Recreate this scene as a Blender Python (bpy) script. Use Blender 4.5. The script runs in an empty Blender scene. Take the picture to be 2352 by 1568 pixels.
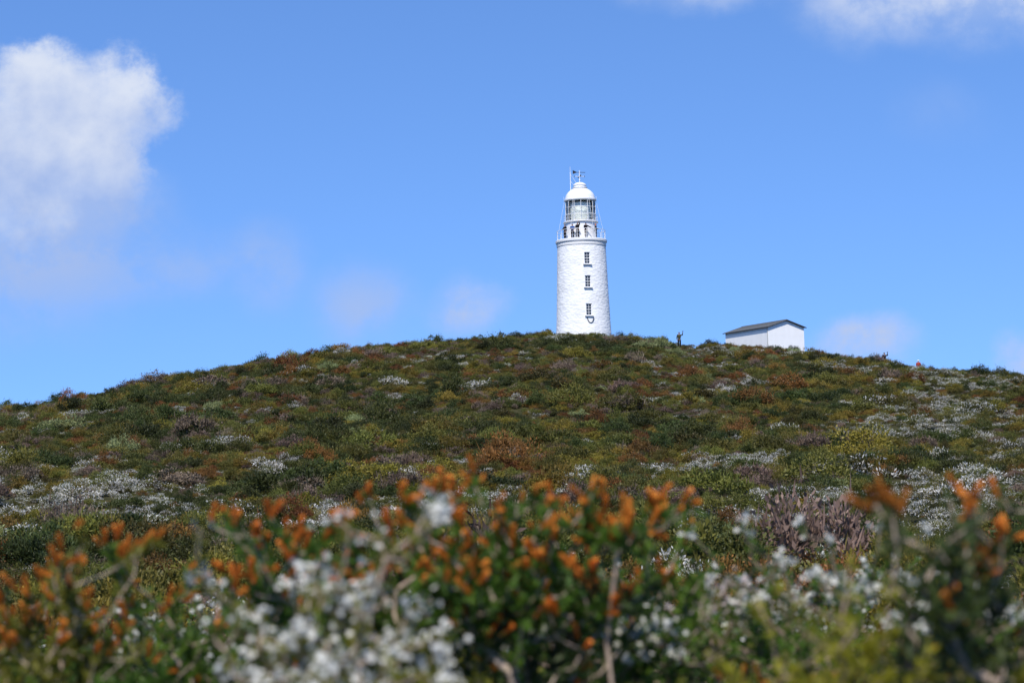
import bpy, bmesh, math, random
import numpy as np
from mathutils import Vector, Matrix, noise, Euler

rng = np.random.default_rng(11)
random.seed(11)
scene = bpy.context.scene
COL = scene.collection

# ------------------------------------------------------------------ materials
def mat_new(name):
    m = bpy.data.materials.new(name); m.use_nodes = True
    nt = m.node_tree; nt.nodes.clear()
    out = nt.nodes.new('ShaderNodeOutputMaterial')
    return m, nt, out

def plain_mat(name, col, rough=0.6, metal=0.0, nscale=8.0, namp=0.12, bump=0.0, bscale=20.0, spec=0.5):
    m, nt, out = mat_new(name)
    p = nt.nodes.new('ShaderNodeBsdfPrincipled')
    p.inputs['Roughness'].default_value = rough
    p.inputs['Metallic'].default_value = metal
    p.inputs['Specular IOR Level'].default_value = spec
    tc = nt.nodes.new('ShaderNodeTexCoord')
    n = nt.nodes.new('ShaderNodeTexNoise'); n.inputs['Scale'].default_value = nscale; n.inputs['Detail'].default_value = 6
    nt.links.new(tc.outputs['Object'], n.inputs['Vector'])
    r = nt.nodes.new('ShaderNodeValToRGB')
    r.color_ramp.elements[0].position = 0.3; r.color_ramp.elements[1].position = 0.7
    r.color_ramp.elements[0].color = tuple(c*(1-namp) for c in col)+(1,)
    r.color_ramp.elements[1].color = tuple(min(1, c*(1+namp)) for c in col)+(1,)
    nt.links.new(n.outputs['Fac'], r.inputs['Fac'])
    nt.links.new(r.outputs['Color'], p.inputs['Base Color'])
    if bump > 0:
        n2 = nt.nodes.new('ShaderNodeTexNoise'); n2.inputs['Scale'].default_value = bscale; n2.inputs['Detail'].default_value = 5
        nt.links.new(tc.outputs['Object'], n2.inputs['Vector'])
        b = nt.nodes.new('ShaderNodeBump'); b.inputs['Strength'].default_value = bump; b.inputs['Distance'].default_value = 0.05
        nt.links.new(n2.outputs['Fac'], b.inputs['Height']); nt.links.new(b.outputs['Normal'], p.inputs['Normal'])
    nt.links.new(p.outputs['BSDF'], out.inputs['Surface'])
    return m

def leaf_mat(name, c1, c2, transl=0.18, rough=0.55, inst=0.5, spec=0.25):
    """colour runs between c1 and c2 per leaf (attribute shade); every plant a little different"""
    m, nt, out = mat_new(name)
    at = nt.nodes.new('ShaderNodeAttribute'); at.attribute_name = 'shade'
    mx = nt.nodes.new('ShaderNodeMix'); mx.data_type = 'RGBA'
    mx.inputs[6].default_value = (*c1, 1); mx.inputs[7].default_value = (*c2, 1)
    nt.links.new(at.outputs['Fac'], mx.inputs[0])
    oi = nt.nodes.new('ShaderNodeObjectInfo')
    hs = nt.nodes.new('ShaderNodeHueSaturation')
    mr = nt.nodes.new('ShaderNodeMapRange'); mr.inputs[3].default_value = 1-inst; mr.inputs[4].default_value = 1+inst
    nt.links.new(oi.outputs['Random'], mr.inputs[0]); nt.links.new(mr.outputs[0], hs.inputs['Value'])
    ml = nt.nodes.new('ShaderNodeMath'); ml.operation = 'MULTIPLY'; ml.inputs[1].default_value = 7.31
    fr = nt.nodes.new('ShaderNodeMath'); fr.operation = 'FRACT'
    mr2 = nt.nodes.new('ShaderNodeMapRange'); mr2.inputs[3].default_value = 0.5-0.040*inst*2; mr2.inputs[4].default_value = 0.5+0.015*inst*2
    nt.links.new(oi.outputs['Random'], ml.inputs[0]); nt.links.new(ml.outputs[0], fr.inputs[0]); nt.links.new(fr.outputs[0], mr2.inputs[0])
    nt.links.new(mr2.outputs[0], hs.inputs['Hue'])
    nt.links.new(mx.outputs[2], hs.inputs['Color'])
    p = nt.nodes.new('ShaderNodeBsdfPrincipled'); p.inputs['Roughness'].default_value = rough
    p.inputs['Specular IOR Level'].default_value = spec
    nt.links.new(hs.outputs['Color'], p.inputs['Base Color'])
    t = nt.nodes.new('ShaderNodeBsdfTranslucent'); nt.links.new(hs.outputs['Color'], t.inputs['Color'])
    ms = nt.nodes.new('ShaderNodeMixShader'); ms.inputs[0].default_value = transl
    nt.links.new(p.outputs['BSDF'], ms.inputs[1]); nt.links.new(t.outputs['BSDF'], ms.inputs[2])
    nt.links.new(ms.outputs[0], out.inputs['Surface'])
    return m

# ------------------------------------------------------------------ mesh helpers
class MB:
    def __init__(s): s.v=[]; s.f=[]; s.m=[]
    def add(s, V, F, m=0):
        o=len(s.v); s.v.extend([tuple(v) for v in V]); s.f.extend([tuple(i+o for i in f) for f in F]); s.m.extend([m]*len(F))
    def box(s, c, sz, m=0, R=None):
        V=[]
        for x in (-.5,.5):
            for y in (-.5,.5):
                for z in (-.5,.5):
                    p=Vector((x*sz[0],y*sz[1],z*sz[2]))
                    if R is not None: p=R@p
                    V.append(p+Vector(c))
        s.add(V,[(0,1,3,2),(4,6,7,5),(0,4,5,1),(2,3,7,6),(0,2,6,4),(1,5,7,3)],m)
    def lathe(s, prof, n=64, m=0, c=(0,0)):
        V=[];F=[];k=len(prof)
        for r,z in prof:
            for i in range(n):
                a=2*math.pi*i/n; V.append((c[0]+r*math.cos(a),c[1]+r*math.sin(a),z))
        for j in range(k-1):
            for i in range(n):
                i2=(i+1)%n
                F.append((j*n+i,j*n+i2,(j+1)*n+i2,(j+1)*n+i))
        if prof[0][0]>1e-6: F.append(tuple(range(n-1,-1,-1)))
        if prof[-1][0]>1e-6: F.append(tuple((k-1)*n+i for i in range(n)))
        s.add(V,F,m)
    def tube(s, pts, r, n=6, m=0, closed=False):
        pts=[Vector(p) for p in pts]; k=len(pts)
        rr=r if isinstance(r,(list,tuple)) else [r]*k
        V=[];F=[]
        for i,p in enumerate(pts):
            a=pts[(i-1)%k] if (closed or i>0) else p
            b=pts[(i+1)%k] if (closed or i<k-1) else p
            d=(b-a); d=d.normalized() if d.length>1e-9 else Vector((0,0,1))
            u=d.cross(Vector((0.013,0.021,1))); 
            if u.length<0.05: u=d.cross(Vector((1,0,0)))
            u.normalize(); w=d.cross(u)
            for j in range(n):
                t=2*math.pi*j/n; V.append(p+(u*math.cos(t)+w*math.sin(t))*rr[i])
        for i in range(k if closed else k-1):
            i2=(i+1)%k
            for j in range(n):
                j2=(j+1)%n; F.append((i*n+j,i*n+j2,i2*n+j2,i2*n+j))
        if not closed:
            F.append(tuple(range(n-1,-1,-1))); F.append(tuple((k-1)*n+j for j in range(n)))
        s.add(V,F,m)
    def ring(s, R, z, r, n=64, m=0, k=6):
        s.tube([(R*math.cos(2*math.pi*i/n),R*math.sin(2*math.pi*i/n),z) for i in range(n)],r,k,m,True)
    def obj(s, name, mats, smooth=True, parent=None, angle=40):
        me=bpy.data.meshes.new(name); me.from_pydata(s.v,[],s.f); me.update()
        for m in mats: me.materials.append(m)
        me.polygons.foreach_set('material_index',s.m)
        bm=bmesh.new(); bm.from_mesh(me); bmesh.ops.recalc_face_normals(bm,faces=bm.faces); bm.to_mesh(me); bm.free()
        if smooth:
            me.polygons.foreach_set('use_smooth',[True]*len(me.polygons))
            try: me.set_sharp_from_angle(angle=math.radians(angle))
            except Exception: pass
        o=bpy.data.objects.new(name,me); COL.objects.link(o)
        if parent: o.parent=parent
        return o

def empty(name, loc, label=None, cat=None, group=None, size=0.5):
    o=bpy.data.objects.new(name,None); o.location=loc; o.empty_display_size=size; COL.objects.link(o)
    if label: o['label']=label
    if cat: o['category']=cat
    if group: o['group']=group
    return o

def unit(a): return a/np.maximum(np.linalg.norm(a,axis=-1,keepdims=True),1e-9)

def leaf_verts(P, D, N, L, W):
    """P base points, D direction, N approx normal, L length, W width : diamond leaves (4 verts)"""
    D=unit(D); S=unit(np.cross(D,N)); 
    L=np.asarray(L)[:,None]; W=np.asarray(W)[:,None]
    U=unit(np.cross(S,D))
    a=P; b=P+D*L*0.45+S*W*0.5+U*L*0.05; c=P+D*L; d=P+D*L*0.45-S*W*0.5+U*L*0.05
    return np.stack([a,b,c,d],1).reshape(-1,3)

def quads_mesh(name, V, mats, midx=None, shade=None):
    n=len(V)//4
    me=bpy.data.meshes.new(name)
    me.vertices.add(len(V)); me.vertices.foreach_set('co',np.asarray(V,dtype=np.float32).ravel())
    me.loops.add(4*n); me.loops.foreach_set('vertex_index',np.arange(4*n,dtype=np.int32))
    me.polygons.add(n); me.polygons.foreach_set('loop_start',np.arange(0,4*n,4,dtype=np.int32))
    for m in mats: me.materials.append(m)
    if midx is not None: me.polygons.foreach_set('material_index',np.asarray(midx,dtype=np.int32))
    me.update(calc_edges=True)
    if shade is not None:
        a=me.attributes.new('shade','FLOAT','FACE'); a.data.foreach_set('value',np.asarray(shade,dtype=np.float32))
    me.validate()
    return me

# ------------------------------------------------------------------ terrain
XR=np.array([-3000,-400,-220,-150,-110,-85,-60.6,-50,-40,-29.6,-19.3,-9,1.2,8.4,14,19.2,27,34.6,42.3,52.6,60.5,85,110,150,220,400,3000.])
ZR=np.array([-14,-12,-4,1.5,7.0,11.6,15.4,16.7,19.0,20.6,22.1,22.7,23.2,23.15,22.5,21.6,21.1,20.3,19.1,17.5,16.7,13.6,10.3,4,-4,-12,-14.])-0.45
YP=np.array([-3000,-200,-60,0,20,45,70,90,115,140,170,200,215,228,238,250,265,300,340,400,500,700,3000.])
ZP=np.array([-10,-3,-.5,0,0.0,0.5,1.5,3.0,5.2,8.0,12.2,16.8,19.1,21.0,22.0,22.5,22.3,19.5,14,5,-6,-12,-14.])
def sinterp(x,X,Z,w):
    return (np.interp(x-w,X,Z)+2*np.interp(x,X,Z)+np.interp(x+w,X,Z)+np.interp(x-w/2,X,Z)+np.interp(x+w/2,X,Z))/6
def height(x,y):
    x=np.asarray(x,float); y=np.asarray(y,float)
    zr=sinterp(x,XR,ZR,3.0); p=sinterp(y,YP,ZP,6.0)
    k=np.clip(p/22.3,-1,1)
    z=np.where(p>0,k*zr,p*1.0)
    und=0.35*np.sin(x*0.11+0.7*np.sin(y*0.05))*np.sin(y*0.083+1.0)+0.18*np.sin(x*0.31+y*0.12)*np.cos(y*0.23-x*0.1)
    fade=np.clip((y-18)/40,0,1)*np.clip((252-y)/50,0.25,1)
    return z+und*fade
def hz(x,y): return float(height(x,y))

def grow_axis(lo,hi,step,far):
    core=list(np.arange(lo,hi+step,step)); s=step; a=[];v=core[-1]
    while v<far: s*=1.35; v+=s; a.append(v)
    s=step; b=[];v=core[0]
    while v>-far: s*=1.35; v-=s; b.append(v)
    return np.array(b[::-1]+core+a)
gx=grow_axis(-105,105,1.5,3000); gy=grow_axis(-30,290,1.5,3000)
GX,GY=np.meshgrid(gx,gy); GZ=height(GX,GY)
V=np.stack([GX.ravel(),GY.ravel(),GZ.ravel()],1)
nx=len(gx); ny=len(gy)
F=[(j*nx+i,j*nx+i+1,(j+1)*nx+i+1,(j+1)*nx+i) for j in range(ny-1) for i in range(nx-1)]
me=bpy.data.meshes.new('ground'); me.from_pydata(V.tolist(),[],F); me.polygons.foreach_set('use_smooth',[True]*len(F)); me.update()
m,nt,out=mat_new('heath_soil')
p=nt.nodes.new('ShaderNodeBsdfPrincipled'); p.inputs['Roughness'].default_value=0.95; p.inputs['Specular IOR Level'].default_value=0.1
tc=nt.nodes.new('ShaderNodeTexCoord')
n1=nt.nodes.new('ShaderNodeTexNoise'); n1.inputs['Scale'].default_value=0.9; n1.inputs['Detail'].default_value=9; n1.inputs['Roughness'].default_value=0.7
nt.links.new(tc.outputs['Object'],n1.inputs['Vector'])
r=nt.nodes.new('ShaderNodeValToRGB'); cr=r.color_ramp
cr.elements[0].position=0.3; cr.elements[0].color=(0.016,0.020,0.007,1)
cr.elements[1].position=0.75; cr.elements[1].color=(0.12,0.090,0.055,1)
e=cr.elements.new(0.5); e.color=(0.045,0.044,0.015,1)
nt.links.new(n1.outputs['Fac'],r.inputs['Fac']); nt.links.new(r.outputs['Color'],p.inputs['Base Color'])
bp=nt.nodes.new('ShaderNodeBump'); bp.inputs['Strength'].default_value=0.8; bp.inputs['Distance'].default_value=0.3
nt.links.new(n1.outputs['Fac'],bp.inputs['Height']); nt.links.new(bp.outputs['Normal'],p.inputs['Normal'])
nt.links.new(p.outputs['BSDF'],out.inputs['Surface'])
me.materials.append(m)
ground=bpy.data.objects.new('ground',me); COL.objects.link(ground)
ground['kind']='structure'; ground['label']='rounded coastal hill under low heath'; ground['category']='hill'

# ------------------------------------------------------------------ hillside shrub meshes
M_green=leaf_mat('leaf_mid_green',(0.042,0.052,0.009),(0.155,0.146,0.026))
M_dark=leaf_mat('leaf_dark_green',(0.018,0.030,0.008),(0.070,0.084,0.018))
M_olive=leaf_mat('leaf_olive',(0.088,0.080,0.010),(0.26,0.205,0.028),inst=0.38)
M_brown=leaf_mat('twig_brown',(0.070,0.050,0.032),(0.23,0.170,0.115),0.1,inst=0.38)
M_rust=leaf_mat('leaf_rust',(0.080,0.048,0.011),(0.25,0.120,0.026),inst=0.38)
M_silver=leaf_mat('leaf_silver_green',(0.12,0.15,0.05),(0.32,0.36,0.15),inst=0.2)
M_white=leaf_mat('blossom_white',(0.42,0.40,0.34),(0.82,0.79,0.71),0.2,inst=0.15)

def dome_shrub(name, seed, n, leafL, mats, top_frac=0.0, spiky=0.35, flat=0.75, nl=15):
    r=np.random.default_rng(seed)
    ang=r.uniform(0,2*np.pi,nl); rad=0.52*np.sqrt(r.uniform(0,1,nl)); 
    lc=np.stack([rad*np.cos(ang),rad*np.sin(ang),flat*(0.14+0.34*(1-(rad/0.57)**2)*r.uniform(0.25,1.4,nl))],1)
    lr=r.uniform(0.08,0.25,nl)
    which=r.integers(0,nl,n)
    d=unit(r.normal(size=(n,3))); d[:,2]=np.where(d[:,2]<-0.25,-d[:,2],d[:,2])
    rr=lr[which]*(r.uniform(0.4,1.0,n)**0.5)*(1+0.28*r.normal(size=n).clip(-1,2.6))
    P=lc[which]+d*rr[:,None]*np.array([1,1,flat])
    P[:,2]=np.maximum(P[:,2],0.0)
    D=d*0.7+r.normal(size=(n,3))*0.5+np.array([0,0,spiky])
    N=unit(d+0.7*r.normal(size=(n,3)))
    L=leafL*r.uniform(0.6,1.6,n); W=L*r.uniform(0.30,0.55,n)
    tw=r.uniform(0,1,n)<0.05      # thin upright shoots that break the outline
    L[tw]*=3.0; W[tw]=leafL*0.30; D[tw]+=np.array([0,0,1.2])
    V=leaf_verts(P,D,N,L,W)
    shade=np.clip(r.uniform(0,1,n)*0.6+0.4*r.uniform(0,1,nl)[which],0,1)
    mi=np.zeros(n,int)
    if top_frac>0:
        outer=(rr/lr[which]>0.68)&(d[:,2]>-0.08)&(~tw)
        fl=outer&(r.uniform(0,1,nl)[which]<0.78)&(r.uniform(0,1,n)<top_frac)
        mi[fl]=1
    return quads_mesh(name,V,mats,mi,shade)

SP={
 'green':dict(mats=[M_green],n=2200,L=0.050,name='heath_shrub',sing='low rounded green heath shrub on the hillside'),
 'dark':dict(mats=[M_dark],n=2600,L=0.047,name='dark_green_shrub',sing='dense dark green shrub on the hillside'),
 'olive':dict(mats=[M_olive],n=2200,L=0.047,name='olive_shrub',sing='yellowish olive heath shrub on the hillside'),
 'brown':dict(mats=[M_brown],n=1700,L=0.056,name='dry_shrub',sing='dry brown twiggy shrub on the hillside'),
 'rust':dict(mats=[M_rust],n=2100,L=0.047,name='rusty_shrub',sing='rust-tipped heath shrub on the hillside'),
 'silver':dict(mats=[M_silver],n=2600,L=0.047,name='silver_green_shrub',sing='pale silver-green bushy shrub on the hillside'),
 'white':dict(mats=[M_green,M_white],n=2600,L=0.046,name='white_flowering_shrub',sing='low shrub dotted with white blossom on the hillside'),
}
MESH={}
for k,(sp,d) in enumerate(SP.items()):
    MESH[sp]=[]
    for v in range(5):
        MESH[sp].append(dome_shrub(d['name']+'_foliage',100*k+v,d['n'],d['L'],d['mats'],
            top_frac=(0.35,0.5,0.65,0.8,0.95)[v] if sp=='white' else 0.0, spiky=0.6 if sp in('brown','rust') else 0.35, flat=0.68 if sp=='white' else (0.8,0.9,0.85,1.05,0.8)[v]))

def nz(x,y,s,o): return noise.noise(Vector((x*s+o,y*s-o*0.7,o*1.3)))

N=44000
cy=np.sqrt(rng.uniform(0,1,N))*(268-13)+13
cx=rng.uniform(-1,1,N)*(0.30*cy+7)
WP=[(-21,82,7),(-17,78,6),(-12,74,5),(-8.5,75,4),(-5,72,3.5),(-2,81,3),(5.5,62,4),(2,88,3),(-3,168,3.5),(4.8,226,2.6),(24,222,4.0),(7,92,4),(12,95,4),(18,78,4),(10,70,3),
    (32,150,7),(42,190,7),(26,130,6),(48,212,6),(14,180,3),(20,175,3),(-38,175,3),(-30,190,3),(16,70,3.5),(-14,64,4),(33,205,5),(-22,60,4),(-18,120,3),(30,110,5),(22,100,4),(38,165,6),(-18,90,4),(-24,98,4),(-1,70,3),(13,60,3),(28,90,4),(-16,68,4),(-19,70,4)]
LX,LY=8.82,243.0
SHX,SHY=32.05,248.0
PEOPLE=[(19.9,236.0),(44.1,235.5),(48.5,237.5)]
pts={k:[] for k in SP}
for x,y in zip(cx,cy):
    if (x-LX)**2+(y-LY)**2<4.3**2: continue
    if SHX-8.0<x<SHX+7.5 and SHY-0.6<y<SHY+13.0 and (x-SHX)*0.47+(y-SHY)*0.88>-0.8: continue
    a=nz(x,y,0.06,3.1)+0.6*nz(x,y,0.25,9.7); b=nz(x,y,0.075,21.3)+0.6*nz(x,y,0.3,5.2); c=nz(x,y,0.26,44.0)+0.6*nz(x,y,0.8,1.9)
    w=nz(x,y,0.14,71.0)+0.9*nz(x,y,0.55,13.0)
    u=random.random()
    pw=0.0
    for (px,py,pr) in WP:
        q=((x-px)**2+((y-py)*0.6)**2)/pr**2
        if q<1: pw=max(pw,1-q)
    if pw>0 and u<0.30+0.6*pw and c>-0.08-0.20*pw: sp='white'
    elif w>0.44 and u<0.6: sp='white'
    elif u<0.035+(0.04 if x>15 else 0): sp='white'
    elif b>0.54+ (0.0 if x<12 else -0.18) and u<0.5: sp='brown'
    elif a>0.40 and u<0.7: sp='dark'
    elif a<-0.46 and u<0.45: sp='rust'
    elif b<-0.42 and u<0.55: sp='olive'
    else:
        sp=random.choices(['green','dark','olive','brown','rust','silver'],[0.48,0.19,0.12,0.10,0.09,0.012])[0]
    s=0.62*math.exp(random.gauss(0,0.40))
    if sp=='dark': s*=1.15
    if sp=='white': s*=0.9
    elif pw>0.1 or (w>0.40): s*=0.75
    if random.random()<0.02: s*=1.9
    s=min(s,2.4)
    if y>232: s=min(s,1.3)
    if y>229 and 4.5<x<13.5: s=min(s,0.9)
    zf=random.uniform(0.6,1.2)
    for (qx,qy) in PEOPLE:
        if abs(x-qx)<2.0 and qy-26<y<qy+1.5: s=min(s,0.36); zf=0.7
    pts[sp].append((x,y,s,s*zf))
LM=[('silver',15.2,214,2.6,2.0),('silver',17.2,212,2.0,1.5),('silver',13.6,217,1.7,1.4),('silver',-26.2,233,1.8,1.8),('silver',-38,232,1.4,1.3),
    ('brown',-29.5,193,3.0,2.3),('dark',-10.3,92,3.3,2.4),('dark',-8.6,93,2.5,1.9),('olive',-7.6,93,2.3,1.5),('olive',-6.4,94,1.7,1.3),('olive',32.8,207,2.6,1.7),
    ('dark',-22.5,195,2.4,1.8),('dark',-21,232,2.4,1.8),('rust',-19.5,231,2.4,1.7),('rust',0.8,152,2.6,1.5),('brown',-9.5,90,2.0,1.3),
    ('dark',-60,236,2.4,2.4),('dark',-53,232,2.2,2.2),('dark',-9,235,2.1,1.9),('dark',12.9,237,2.0,1.7),('dark',15.4,236,2.2,1.6),
    ('white',-12.3,234,1.8,1.6),('white',4.8,226,2.2,1.4),('white',5.8,227,1.8,1.2),('dark',23.8,236,2.4,1.6),('dark',25.8,238,2.0,1.6),('dark',34.4,242,2.2,1.8),('green',37,240,2.0,1.5),
    ('brown',-16,95,2.2,1.3),('dark',-1.0,88,2.2,1.3),('olive',-3.7,95,1.7,1.2),('dark',0.2,237,1.9,1.5),('dark',3.4,238.5,1.5,1.3),('dark',10.9,237.6,1.7,1.2),('green',29.5,240,1.9,1.7),('dark',31.5,241.5,2.0,1.7),
    ('olive',36.0,243.5,1.6,1.5),('dark',27.5,241,1.8,1.7),('dark',40.4,237,1.8,1.5),('green',-33,232,1.8,1.4),('dark',-45,233,2.0,1.5),('green',-15,234,1.9,1.5),('dark',54,232,1.9,1.5),('brown',57,233,1.9,1.3)]
allp=[]
for sp in pts:
    for q in pts[sp]: allp.append((q[2]/q[1]**0.75,sp,q))
allp.sort(key=lambda t:-t[0])
indiv=[(sp,)+q for _,sp,q in allp[:250]]
rest={k:[] for k in SP}
for _,sp,q in allp[250:]: rest[sp].append(q)
tiltxy=lambda:(random.uniform(-0.12,0.12),random.uniform(-0.12,0.12))
for sp,x,y,sx,sz in indiv+LM:
    o=bpy.data.objects.new(SP[sp]['name'],random.choice(MESH[sp])); COL.objects.link(o)
    o.location=(x,y,hz(x,y)-0.06); o.scale=(sx*1.15,sx*1.15,sz*1.15); t=tiltxy(); o.rotation_euler=(t[0],t[1],random.uniform(0,6.28))
    o['label']=SP[sp]['sing']; o['category']='shrub'; o['group']='shrubs across the heath hillside'

STUFF_NAME={'green':'green_heath','dark':'dark_heath','olive':'olive_heath','brown':'dry_heath','rust':'rusty_heath','silver':'silver_heath','white':'white_blossom_heath'}
def scatter(name, P, meshes, label):
    n=len(P)
    P=np.array(P)
    co=np.stack([P[:,0],P[:,1],height(P[:,0],P[:,1])-0.06],1)
    me=bpy.data.meshes.new(name); me.vertices.add(n); me.vertices.foreach_set('co',co.astype(np.float32).ravel())
    a=me.attributes.new('rot','FLOAT_VECTOR','POINT')
    R=np.stack([rng.uniform(-.2,.2,n),rng.uniform(-.2,.2,n),rng.uniform(0,6.28,n)],1); a.data.foreach_set('vector',R.astype(np.float32).ravel())
    a=me.attributes.new('scl','FLOAT_VECTOR','POINT')
    S=np.stack([P[:,2]*rng.uniform(.8,1.3,n),P[:,2]*rng.uniform(.8,1.3,n),P[:,3]],1)*1.15; a.data.foreach_set('vector',S.astype(np.float32).ravel())
    a=me.attributes.new('pick','INT','POINT'); a.data.foreach_set('value',rng.integers(0,len(meshes),n).astype(np.int32))
    me.update()
    ob=bpy.data.objects.new(name,me); COL.objects.link(ob)
    ob['kind']='stuff'; ob['label']=label; ob['category']='heath'
    src=bpy.data.collections.new(name+'_plants')
    for i,mm in enumerate(meshes):
        so=bpy.data.objects.new(name+'_plant',mm); src.objects.link(so)
    ng=bpy.data.node_groups.new(name,'GeometryNodeTree')
    ng.interface.new_socket('Geometry',in_out='INPUT',socket_type='NodeSocketGeometry')
    ng.interface.new_socket('Geometry',in_out='OUTPUT',socket_type='NodeSocketGeometry')
    N=ng.nodes; gi=N.new('NodeGroupInput'); go=N.new('NodeGroupOutput')
    ci=N.new('GeometryNodeCollectionInfo'); ci.inputs['Collection'].default_value=src
    ci.inputs['Separate Children'].default_value=True; ci.inputs['Reset Children'].default_value=True
    ip=N.new('GeometryNodeInstanceOnPoints'); ip.inputs['Pick Instance'].default_value=True
    def na(nm,t):
        q=N.new('GeometryNodeInputNamedAttribute'); q.data_type=t; q.inputs['Name'].default_value=nm
        return [s for s in q.outputs if s.enabled and s.name=='Attribute'][0]
    ng.links.new(gi.outputs[0],ip.inputs['Points']); ng.links.new(ci.outputs[0],ip.inputs['Instance'])
    ng.links.new(na('pick','INT'),ip.inputs['Instance Index'])
    ng.links.new(na('rot','FLOAT_VECTOR'),ip.inputs['Rotation']); ng.links.new(na('scl','FLOAT_VECTOR'),ip.inputs['Scale'])
    ng.links.new(ip.outputs[0],go.inputs[0])
    md=ob.modifiers.new('scatter','NODES'); md.node_group=ng
    return ob
for sp in SP:
    if rest[sp]: scatter(STUFF_NAME[sp],rest[sp],MESH[sp],'massed '+SP[sp]['sing'].replace(' shrub',' shrubs'))

# ------------------------------------------------------------------ lighthouse
m_paint,nt,out=mat_new('white_painted_rubble')
p=nt.nodes.new('ShaderNodeBsdfPrincipled'); p.inputs['Roughness'].default_value=0.75
tc=nt.nodes.new('ShaderNodeTexCoord')
n1=nt.nodes.new('ShaderNodeTexNoise'); n1.inputs['Scale'].default_value=0.7; n1.inputs['Detail'].default_value=8
n2=nt.nodes.new('ShaderNodeTexVoronoi'); n2.inputs['Scale'].default_value=2.2
n3=nt.nodes.new('ShaderNodeTexNoise'); n3.inputs['Scale'].default_value=6; n3.inputs['Detail'].default_value=8
for n in (n1,n3): nt.links.new(tc.outputs['Object'],n.inputs['Vector'])
mp=nt.nodes.new('ShaderNodeMapping'); mp.inputs['Scale'].default_value=(1,1,1.8); nt.links.new(tc.outputs['Object'],mp.inputs['Vector']); nt.links.new(mp.outputs[0],n2.inputs['Vector'])
r=nt.nodes.new('ShaderNodeValToRGB'); r.color_ramp.elements[0].color=(0.76,0.745,0.71,1); r.color_ramp.elements[1].color=(0.86,0.845,0.81,1)
r.color_ramp.elements[0].position=0.3; r.color_ramp.elements[1].position=0.55
nt.links.new(n1.outputs['Fac'],r.inputs['Fac']); nt.links.new(r.outputs['Color'],p.inputs['Base Color'])
ad=nt.nodes.new('ShaderNodeMath'); ad.operation='ADD'; nt.links.new(n2.outputs['Distance'],ad.inputs[0]); nt.links.new(n3.outputs['Fac'],ad.inputs[1])
bp=nt.nodes.new('ShaderNodeBump'); bp.inputs['Strength'].default_value=0.38; bp.inputs['Distance'].default_value=0.09
nt.links.new(ad.outputs[0],bp.inputs['Height']); nt.links.new(bp.outputs['Normal'],p.inputs['Normal']); nt.links.new(p.outputs['BSDF'],out.inputs['Surface'])
M_metal=plain_mat('white_enamel',(0.83,0.82,0.80),0.4,namp=0.03)
M_stone=plain_mat('painted_stone',(0.78,0.765,0.73),0.7,namp=0.08,bump=0.3)
M_glass=plain_mat('dark_window_glass',(0.018,0.022,0.028),0.08,namp=0.2)
M_iron=plain_mat('dark_iron',(0.03,0.03,0.035),0.5)
M_lens=plain_mat('lens_glass',(0.80,0.82,0.76),0.25,namp=0.15,nscale=2.2)
M_inner=plain_mat('lantern_interior',(0.58,0.60,0.60),0.7)
m_lg,nt,out=mat_new('lantern_glass')
tr=nt.nodes.new('ShaderNodeBsdfTransparent'); tr.inputs['Color'].default_value=(0.96,0.97,0.96,1)
gl=nt.nodes.new('ShaderNodeBsdfGlossy'); gl.inputs['Roughness'].default_value=0.03; gl.inputs['Color'].default_value=(0.8,0.82,0.85,1)
lw=nt.nodes.new('ShaderNodeLayerWeight'); lw.inputs['Blend'].default_value=0.12
ms=nt.nodes.new('ShaderNodeMixShader'); nt.links.new(lw.outputs['Fresnel'],ms.inputs[0]); nt.links.new(tr.outputs[0],ms.inputs[1]); nt.links.new(gl.outputs[0],ms.inputs[2]); nt.links.new(ms.outputs[0],out.inputs['Surface'])

Z0=hz(LX,LY)-0.3
W=lambda z:z-Z0
lh=empty('lighthouse',(LX,LY,Z0),'white stone lighthouse with domed lantern and railed gallery on the hilltop','lighthouse',size=3)
ztop=34.05
def rad_at(z):
    t=(z-23.5)/(ztop-23.5); return 3.38-0.40*(max(t,0)**0.85 if t>0 else 0.25*t)
prof=[]; nr=110
for i in range(nr+1):
    z=(Z0-0.5)+(ztop-(Z0-0.5))*i/nr
    prof.append((rad_at(z),W(z)))
tw=MB(); tw.lathe(prof,150)
for i,v in enumerate(tw.v):
    q=noise.noise(Vector((v[0]*1.6,v[1]*1.6,v[2]*2.2)))*0.018+noise.noise(Vector((v[0]*4,v[1]*4,v[2]*6)))*0.010
    if v[2]<W(ztop)-0.01:
        rr=math.hypot(v[0],v[1]); s=(rr+q)/rr; tw.v[i]=(v[0]*s,v[1]*s,v[2])
tower=tw.obj('tower_wall',[m_paint],True,lh,50)
PHI=math.radians(10.6)
outv=Vector((math.sin(PHI),-math.cos(PHI),0)); side=Vector((math.cos(PHI),math.sin(PHI),0))
Rw=Matrix((side,-outv,Vector((0,0,1)))).transposed()
wins=[(32.35,0.72,1.42),(29.5,0.72,1.42),(26.05,0.72,1.42)]
cut=MB()
for zc,w,h in wins:
    rc=rad_at(zc); cut.box(outv*(rc+0.05)+Vector((0,0,W(zc))),(w,0.9,h),0,Rw)
co=cut.obj('window_cutter',[m_paint],False)
co.location=(LX,LY,Z0)
bpy.context.view_layer.update()
bm_=tower.modifiers.new('openings','BOOLEAN'); bm_.object=co; bm_.operation='DIFFERENCE'; bm_.solver='EXACT'
dg=bpy.context.evaluated_depsgraph_get(); newme=bpy.data.meshes.new_from_object(tower.evaluated_get(dg))
tower.modifiers.clear(); tower.data=newme
bpy.data.objects.remove(co)
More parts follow.
